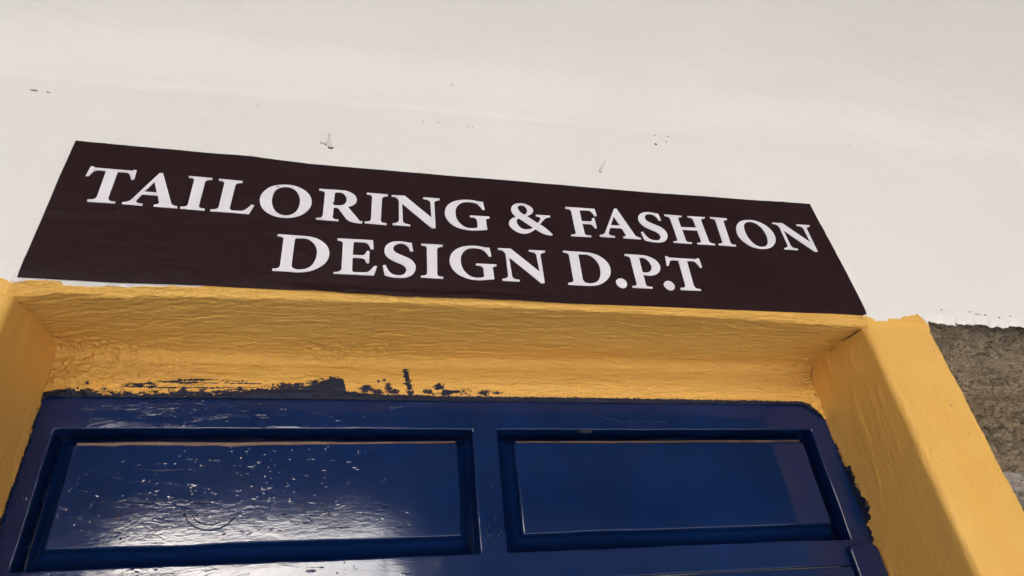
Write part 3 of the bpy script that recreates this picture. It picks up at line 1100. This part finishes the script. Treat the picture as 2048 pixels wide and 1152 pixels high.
# dusty smudge under the top rail
sm = chip(.1265, 2.0036, .0085, .0014, 0, M_smudge, 77, .0004, F + .003)
sm.name = 'dust_smudge'
sm.data.name = 'dust_smudge'
sm.parent = fr_
for v in sm.data.vertices:
    v.co += wall.location - door.location

# ------------------------------------------------------------------ sign and its lettering
sign = thing('sign', 'dark maroon vinyl sign lettered TAILORING & FASHION DESIGN D.P.T above the doorway', 'sign', (0, -.002, 2.1))
top = [(-.4728, .1935), (-.4275, .1924), (-.3528, .1916), (-.284, .1921), (-.2187, .1888), (-.0486, .1891), (.0299, .1903), (.1442, .1896), (.2981, .1914), (.4708, .1926)]
bot = [(-.4765, .0007), (-.4411, .0002), (-.391, -.0006), (-.3128, .0006), (-.2151, -.0001), (-.1069, -.0026), (-.0107, -.0013), (.0702, -.0017), (.1807, -.0001), (.3798, .0003), (.4303, .0010), (.4786, .0005)]
lft = [(.0007, -.4765), (.0811, -.4752), (.1357, -.4743), (.1935, -.4728)]
rgt = [(.0005, .4786), (.0313, .4790), (.0749, .4767), (.1304, .4749), (.1926, .4708)]
nu, nv = 380, 90
u = np.linspace(0, 1, nu); v = np.linspace(0, 1, nv)
Ug, Vg = np.meshgrid(u, v, indexing='ij')
xr_ = np.interp(Vg * .193, *zip(*rgt)); xl_ = np.interp(Vg * .193, *zip(*lft))
x = (xl_ + (xr_ - xl_) * Ug).ravel()
zt_, zb_ = np.interp(x, *zip(*top)), np.interp(x, *zip(*bot))
z = zb_ + (zt_ - zb_) * Vg.ravel()


def sign_y(x, z):
    """how far the vinyl stands off the wall, with its wrinkles and blisters"""
    P = np.stack([x, 0 * x, z], -1)
    w = .0006 * fbm(P, (8, 1, 14), 3, 701) + .0004 * np.maximum(fbm(P, (30, 1, 55), 3, 711) - .15, 0) * 2
    w = w + .0012 * np.exp(-((x - .425) / .006) ** 2 - ((z - .183) / .010) ** 2)
    lipw = sstep(.010, .002, z) * sstep(-.24, -.2, x) * sstep(.12, .02, x)
    return wall_relief(x, z + 2.1, ZS + 0 * x) - .0009 - np.maximum(w + .0004, 0) - .0016 * lipw * (1 + fbm(P, (60, 1, 300), 3, 721))


grid('vinyl_sheet', np.stack([x, sign_y(x, z), z + 2.1], -1), nu, nv, M_vinyl, sign, flip=False)

# dark brown cracks where the soffit meets the reveals
for pts, rad in (([(.4700, .008, 2.0855), (.4690, .018, 2.0868), (.4698, .028, 2.0880), (.4688, .036, 2.0890), (.4694, .046, 2.0900)], .0007),
                 ([(.4690, .060, 2.0905), (.4684, .068, 2.0912), (.4690, .076, 2.0920)], .0005),
                 ([(.4680, .112, 2.0905), (.4672, .120, 2.0840), (.4678, .1265, 2.0760)], .0006),
                 ([(.4655, .1272, 2.0570), (.4670, .1275, 2.0530), (.4680, .1278, 2.0490)], .0012)):
    tube('crack', pts, [rad * (.4 if k in (0, len(pts) - 1) else 1) for k in range(len(pts))], M_crack, sur, 6)
GLYPHS = {
    'T': ['1.5,53.1 4.0,53.2 5.5,51.7~ 6.9,51.2 18.2,51.0 40.5,50.9 42.9,51.0~ 45.0,52.6 47.6,52.5 48.0,38.0 44.9,37.8 42.9,43.2~ 41.0,46.4~ 37.9,47.7~ 34.6,47.6 29.6,47.6 28.6,9.8 29.8,6.1~ 31.8,4.4~ 36.5,4.1 36.5,1.6 9.9,1.6 9.6,4.4 14.1,5.1~ 16.3,6.3~ 17.5,9.6 18.1,47.5 10.3,47.6 7.1,46.4~ 4.9,43.1~ 2.8,38.4 0.0,38.1'],
    'A': ['28.0,50.9 31.4,51.3 47.5,7.9 49.3,5.2~ 54.4,3.4 54.7,0.9 31.2,1.0 31.1,3.7 34.4,4.6~ 35.7,6.7 32.2,17.7 16.5,17.5 12.6,7.8 13.3,5.7~ 15.1,4.3~ 19.9,3.8 20.0,1.1 0.1,1.4 0.0,3.9 3.0,4.6~ 5.9,6.2~ 8.4,9.6', '25.2,37.2 30.6,21.6 18.0,21.6'],
    'I': ['1.2,49.9 26.0,49.7 26.0,47.1 21.9,46.1~ 19.9,44.4~ 19.2,41.2 18.3,7.5 18.8,4.9~ 20.7,3.5~ 24.7,3.3 24.9,0.5 0.1,0.9 0.0,3.3 4.3,4.0~ 6.4,5.6~ 7.1,9.6 7.6,44.0 6.8,46.0~ 4.8,47.1~ 1.4,47.2'],
    'L': ['2.3,49.5 27.8,49.2 27.8,46.7 23.3,45.8~ 21.4,44.2~ 20.7,40.7 19.4,7.4 20.0,4.8~ 22.3,3.3~ 26.0,3.2 31.4,3.5 34.4,4.6~ 38.1,8.6~ 41.3,14.0 44.4,13.1 40.3,-0.1 0.0,0.7 0.1,3.0 4.7,3.7~ 7.0,5.2~ 7.9,8.2 8.8,42.8 8.3,44.8~ 5.9,46.5~ 2.3,46.9'],
    'O': ['25.0,49.1~ 32.4,49.1~ 40.5,46.7~ 48.3,41.6~ 53.7,34.4~ 56.1,25.7~ 55.3,17.8~ 52.0,10.6~ 46.1,4.0~ 38.8,0.1~ 31.3,-1.6~ 23.8,-1.6~ 15.6,0.6~ 8.1,5.4~ 2.8,12.0~ 0.0,20.6~ 0.6,29.7~ 4.2,37.8~ 10.3,44.4~ 17.4,47.6~', '26.2,46.1~ 31.4,45.5~ 37.0,41.9~ 40.9,35.8~ 43.1,26.9~ 42.9,17.1~ 40.2,8.5~ 35.9,3.7~ 30.2,1.5~ 24.3,2.3~ 18.8,6.2~ 14.8,13.2~ 12.8,21.9~ 13.1,32.3~ 15.5,39.6~ 20.3,44.3~'],
    'R': ['0.6,47.4 29.7,47.6 36.3,45.5~ 42.0,40.8~ 44.2,34.8~ 43.4,29.8~ 40.1,25.4~ 34.2,22.1 47.3,3.2 49.1,1.0~ 51.8,0.8 51.3,-2.2 45.5,-2.0~ 39.6,-0.9~ 35.2,1.4~ 31.5,6.3 25.7,15.8 23.6,18.7~ 21.1,19.6~ 18.5,19.3 18.2,5.8 18.6,2.8~ 20.4,1.3~ 24.9,1.1 24.9,-1.5 0.0,-1.1 0.1,1.3 4.8,2.0~ 6.6,4.0~ 7.2,8.0 7.5,40.6 6.8,43.0~ 4.8,44.5~ 0.6,44.8', '18.7,42.5 19.9,43.9 24.4,44.2 28.4,42.9~ 31.3,39.0~ 32.5,34.3~ 32.0,28.7~ 29.7,24.7~ 25.9,23.1 18.3,22.5'],
    'N': ['0.0,46.7 15.5,47.0 47.1,14.4 46.3,38.0 45.6,41.5~ 43.2,43.4~ 37.6,44.5 37.8,46.8 57.8,46.9 57.6,44.5 52.7,42.5~ 51.3,40.0~ 51.2,34.6 51.4,-1.4 47.0,-1.9 12.4,34.2 13.1,7.5 14.1,3.5~ 16.4,2.0~ 21.7,1.2 21.5,-1.0 1.2,-1.3 1.3,1.0 6.0,2.6~ 8.1,5.0~ 8.7,9.1 8.6,36.0 8.0,40.1~ 5.9,43.1~ 3.6,44.3~ 0.0,44.4'],
    'G': ['48.1,46.8 49.4,33.9 46.4,33.6 44.1,38.6~ 40.0,43.3~ 34.2,45.0~ 27.4,45.0~ 21.4,43.0~ 16.3,37.7~ 13.6,31.4~ 12.8,24.3~ 13.8,15.6~ 16.8,9.1~ 22.2,3.4~ 27.8,1.4~ 34.9,1.8~ 37.3,2.6~ 38.7,5.2 38.6,14.8 37.8,17.5~ 35.5,19.2~ 30.2,19.8 30.4,22.1 54.5,22.5 54.3,19.7 51.0,18.9~ 49.6,17.1 50.1,0.9 43.3,-0.2~ 36.1,-1.4~ 26.6,-1.6~ 17.3,0.5~ 8.6,5.3~ 3.3,11.6~ 0.5,18.8~ 0.0,25.6~ 2.3,34.1~ 7.8,41.1~ 16.8,46.2~ 26.6,48.2~ 35.4,48.2~ 42.7,46.9~'],
    '&': ['24.0,28.4 36.5,17.7 39.7,21.9~ 41.4,26.3~ 40.4,28.4~ 36.0,29.4 36.1,31.7 54.7,31.6 54.2,29.1 50.5,28.4~ 47.3,26.3~ 43.4,21.4~ 39.1,15.7 45.7,9.8~ 53.7,0.4 53.3,-0.8 47.7,-0.7~ 42.2,0.6~ 38.3,2.6~ 32.7,7.5 29.5,4.3~ 24.0,0.5~ 17.8,-1.2~ 10.5,0.0~ 4.0,4.4~ 0.6,9.4~ 0.0,14.4~ 1.7,19.0~ 5.4,23.0~ 10.5,25.6 7.4,29.5~ 5.5,33.9~ 5.1,38.8~ 7.4,44.0~ 12.1,47.9~ 18.0,49.4~ 24.1,48.8~ 29.6,45.9~ 32.9,41.6~ 33.3,37.2~ 31.0,33.3~ 27.9,30.9~', '21.9,30.7 20.5,30.5 16.4,34.4~ 14.2,38.2~ 13.5,41.2~ 15.1,44.5~ 19.1,46.5~ 22.8,45.2~ 25.0,41.4~ 25.5,37.1~ 24.1,33.3~', '13.4,23.7 29.9,9.6 26.6,7.0~ 21.3,5.6~ 16.2,6.1~ 12.4,9.6~ 10.4,14.4~ 10.1,19.2~ 11.4,22.0~'],
    'F': ['0.3,49.1 39.8,49.5 40.7,37.5 37.6,36.9 35.7,41.9~ 33.0,45.5~ 30.3,46.2 18.7,45.5 18.7,26.5 28.9,26.6 31.3,27.4~ 32.9,29.6~ 33.8,32.9 36.7,33.0 37.3,16.6 34.6,16.4 32.9,20.3~ 30.9,22.1~ 28.2,22.6 18.8,22.3 19.3,7.3 19.9,4.3~ 22.7,3.4~ 27.5,3.2 27.1,0.8 0.9,0.4 1.0,2.4 5.0,3.2~ 7.0,4.3~ 7.7,6.9 7.3,42.4 6.3,45.0~ 4.1,46.0~ 0.0,46.2'],
    'S': ['32.2,50.1 33.8,38.1 30.4,37.7 28.8,42.6~ 25.8,46.6~ 22.1,48.2~ 17.4,48.0~ 13.2,45.3~ 11.4,41.2~ 12.1,37.1~ 15.5,33.7~ 21.5,30.6~ 28.9,27.0~ 33.5,22.6~ 36.2,16.4~ 35.4,9.4~ 31.9,3.7~ 25.6,0.1~ 18.8,-0.9~ 11.6,-0.7~ 6.2,0.3~ 2.2,1.8 0.0,14.8 3.1,15.7 5.2,10.2~ 8.4,5.3~ 12.5,2.7~ 18.8,2.3~ 23.3,4.3~ 25.6,8.7~ 25.2,13.3~ 22.0,17.1~ 16.0,20.2~ 9.2,23.8~ 4.1,28.5~ 1.8,34.5~ 2.1,40.5~ 5.3,46.2~ 11.3,50.0~ 17.8,51.1~ 23.9,51.0~ 28.2,50.1~'],
    'H': ['0.0,49.3 25.0,49.1 24.3,46.8 20.9,46.2~ 18.8,44.4~ 18.3,41.6 18.6,28.5 40.6,29.0 40.1,41.9 39.1,45.6~ 36.8,46.6~ 33.1,47.5 33.3,49.2 58.6,49.3 57.6,46.8 53.8,46.1~ 51.9,44.4~ 51.4,41.6 52.2,9.9 52.5,6.0~ 54.4,3.8~ 60.2,3.0 59.5,0.6 34.4,0.4 34.5,2.6 38.6,3.2~ 40.6,4.7~ 41.3,7.0 40.8,24.4 18.9,24.1 19.2,7.2 19.7,4.0~ 21.9,2.8~ 26.8,2.6 26.4,0.3 1.0,0.2 1.2,2.5 5.3,3.1~ 7.1,4.6~ 7.7,7.2 7.0,41.2 6.5,43.9~ 4.8,45.8~ 0.2,46.9'],
    'D': ['0.6,50.4 27.2,50.2 33.8,49.8~ 41.8,47.7~ 49.6,42.7~ 54.6,36.2~ 56.7,28.4~ 55.8,19.9~ 52.3,13.0~ 45.9,6.6~ 38.2,2.0~ 31.1,0.2~ 25.0,-0.5 0.0,-0.2 0.0,2.4 4.7,3.3~ 6.5,5.2~ 7.1,8.7 7.2,44.2 6.5,46.3~ 4.8,47.4~ 0.5,48.0', '19.7,46.5 28.0,47.0 34.1,45.5~ 39.5,40.6~ 42.8,33.5~ 43.7,26.2~ 42.5,17.1~ 39.0,9.1~ 33.9,4.7~ 27.3,3.1~ 22.0,3.6~ 19.5,6.0~ 18.7,8.9 19.0,43.9'],
    'E': ['1.8,49.8 40.9,50.2 41.9,37.6 38.6,37.4 36.8,42.5~ 34.6,45.4~ 31.9,46.5 20.5,46.3 19.7,44.8 19.5,27.4 29.9,27.6 32.4,29.2~ 33.4,31.2~ 34.2,34.1 37.5,34.2 37.4,17.2 34.3,17.1 33.3,20.5~ 31.8,22.8~ 29.4,23.6 19.5,23.6 19.5,7.0 20.0,4.7~ 21.9,3.3~ 24.4,3.4 33.6,3.7 36.9,5.0~ 39.8,8.4~ 43.2,13.5 46.2,13.2 42.9,0.4 0.0,0.0 0.1,2.0 5.4,2.9~ 7.6,4.9~ 8.2,8.4 8.1,43.6 7.5,45.2~ 6.0,46.5~ 1.9,47.2'],
    'P': ['0.3,50.9 24.6,50.8 32.9,48.9~ 40.4,43.5~ 43.7,36.5~ 43.1,30.0~ 39.7,24.7~ 33.3,20.8~ 26.3,19.6~ 21.0,20.3~ 18.7,20.9 18.7,6.6 19.4,3.5~ 21.9,2.6~ 26.5,2.2 26.1,0.0 0.6,0.1 0.6,2.4 4.6,3.0~ 6.4,4.4~ 7.1,6.9 6.8,44.1 6.1,46.6~ 3.9,47.9~ 0.0,48.3', '18.6,46.7 21.9,47.1 27.2,45.9~ 31.0,40.7~ 32.4,34.3~ 31.2,29.2~ 28.2,25.4~ 23.6,23.7~ 19.9,23.8~ 18.3,24.7'],
    '.': ['7.0,12.5~ 11.1,10.8~ 13.5,5.8~ 11.7,0.5~ 6.6,-1.5~ 1.6,1.7~ 0.0,7.4~ 2.6,11.0~'],
}
LETTERS = [  # glyph, x and baseline height in millimetres from the sign's middle and foot
    ('T', -449.4, 101.0),
    ('A', -406.1, 101.0),
    ('I', -348.6, 101.0),
    ('L', -317.9, 101.0),
    ('O', -268.4, 101.0),
    ('R', -205.8, 101.0),
    ('I', -151.6, 98.4),
    ('N', -121.0, 101.0),
    ('G', -57.5, 101.0),
    ('&', 20.7, 101.0),
    ('F', 97.5, 101.0),
    ('A', 136.6, 102.4),
    ('S', 193.8, 100.7),
    ('H', 234.7, 101.0),
    ('I', 299.9, 101.5),
    ('O', 333.7, 102.2),
    ('N', 395.0, 103.2),
    ('D', -245.0, 23.9),
    ('E', -182.5, 23.9),
    ('S', -130.2, 23.9),
    ('I', -88.3, 24.0),
    ('G', -55.0, 27.0),
    ('N', 3.3, 27.5),
    ('D', 83.4, 25.7),
    ('.', 143.7, 25.8),
    ('P', 162.9, 25.8),
    ('.', 205.6, 26.0),
    ('T', 216.2, 24.2)]
def outline(text):
    """corner and on-curve (~) points to a dense outline; curve runs are Catmull-Rom splines"""
    pts = []
    for t in text.split():
        f = t.endswith('~')
        a, b_ = t.rstrip('~').split(',')
        pts.append((float(a), float(b_), f))
    n = len(pts)
    res = []
    for i in range(n):
        p0, p1, p2, p3 = (pts[(i + k) % n] for k in (-1, 0, 1, 2))
        res.append(Vector((p1[0], p1[1])))
        if not (p1[2] or p2[2]):
            continue
        a, b_ = Vector(p1[:2]), Vector(p2[:2])
        L = (b_ - a).length
        ta = (b_ - Vector(p0[:2])).normalized() * L if p1[2] else None
        tb = (Vector(p3[:2]) - a).normalized() * L if p2[2] else None
        if ta is None:
            ta = 2 * (b_ - a) - tb if tb is not None else b_ - a
            ta = ta.normalized() * L
        if tb is None:
            tb = (2 * (b_ - a) - ta).normalized() * L
        for k in range(1, 5):
            t = k / 5
            res.append((2 * t ** 3 - 3 * t ** 2 + 1) * a + (t ** 3 - 2 * t ** 2 + t) * ta + (-2 * t ** 3 + 3 * t ** 2) * b_ + (t ** 3 - t ** 2) * tb)
    return res


def glyph_faces(ch):
    from mathutils.geometry import tessellate_polygon
    loops = [outline(c) for c in GLYPHS[ch]]
    flat = [p for l in loops for p in l]
    tris = tessellate_polygon([[Vector((p.x, p.y, 0)) for p in l] for l in loops])
    return loops, flat, tris


def letter(ch, ox, oz):
    loops, flat, tris = glyph_faces(ch)
    x = np.array([(p.x + ox) / 1000 for p in flat]); z = np.array([(p.y + oz) / 1000 for p in flat])
    y = sign_y(x, z)
    off = np.array(sign.location)
    fr = np.stack([x, y - .0010, z + 2.1], -1) - off
    bk = np.stack([x, y + .0004, z + 2.1], -1) - off
    n = len(flat)
    Fc = []
    for t in tris:
        a, b_, c = t
        nrm = (flat[b_] - flat[a]).cross(flat[c] - flat[a])
        Fc.append((a, b_, c) if nrm > 0 else (a, c, b_))
    s = 0
    for l in loops:
        m = len(l)
        for i in range(m):
            j = (i + 1) % m
            Fc.append((s + i, s + j, n + s + j, n + s + i))
        s += m
    name = {'&': 'ampersand', '.': 'full_stop'}.get(ch, 'letter')
    me = bpy.data.meshes.new(name)
    me.from_pydata([tuple(p) for p in np.concatenate([fr, bk])], [], Fc)
    return link(name, me, M_letter, sign, False)


for ch, ox, oz in LETTERS:
    letter(ch, ox, oz)

# small tears in the lettering: one in the stem of the R, a scratch on the first O
def tear(x, z, w, h, rot):
    bm = bmesh.new()
    c, s = math.cos(rot), math.sin(rot)
    pts = [(-w, .1 * h), (-.3 * w, h), (.5 * w, .9 * h), (w, .2 * h), (.6 * w, -.8 * h), (-.4 * w, -.7 * h)]
    yy = float(sign_y(np.array([x]), np.array([z]))[0]) - .0014
    top_ = [bm.verts.new(Vector((x + c * p - s * q, yy, z + 2.1 + s * p + c * q)) - sign.location) for p, q in pts]
    low_ = [bm.verts.new(Vector((x + c * p - s * q, yy + .0012, z + 2.1 + s * p + c * q)) - sign.location) for p, q in pts]
    bm.faces.new(top_)
    for i in range(6):
        j = (i + 1) % 6
        bm.faces.new((top_[i], low_[i], low_[j], top_[j]))
    bmesh.ops.recalc_face_normals(bm, faces=bm.faces)
    me = bpy.data.meshes.new('tear')
    bm.to_mesh(me); bm.free()
    link('tear', me, M_vinyl, sign, False)


tear(-.1875, .1262, .0023, .0010, -.95)
tear(-.2512, .1455, .0019, .00045, -.1)

# ------------------------------------------------------------------ building across the yard
far = thing('opposite_building', 'plain rendered building across the yard, behind the viewpoint, its left and low parts added to block sky', 'building', (8, -20, -.12))
block('wall', (1.9, -26, -.12), (22, -20, 8.6), M_far, far, .02)
block('roof', (1.4, -26.5, 8.605), (22.5, -19.4, 8.9), M_roof, far, .03)
block('wall', (-20, -26, -.12), (-7.6, -20.05, 8.6), M_far, far, .02)  # unseen block added to narrow the open sky on the left
block('low_sky_block', (-7.596, -26, -.12), (1.896, -20.1, 4.5), M_far, far, .02)  # unseen block added to cover the low sky across the gap
block('roof', (-20.4, -26.5, 8.605), (-7.3, -19.4, 8.9), M_roof, far, .03)
block('roof', (-7.598, -26.5, 4.505), (1.89, -19.5, 4.7), M_roof, far, .03)
for r_ in range(2):
    for k in range(6):
        x0 = 3.4 + k * 3.0
        z0 = .9 + r_ * 3.9
        fr = block('window', (x0 - .08, -20.04, z0 - .08), (x0 + 1.28, -19.95, z0 + 1.58), M_roof, far, .01)
        block('pane', (x0, -19.948, z0), (x0 + 1.2, -19.930, z0 + 1.5), M_glass, fr, 0)
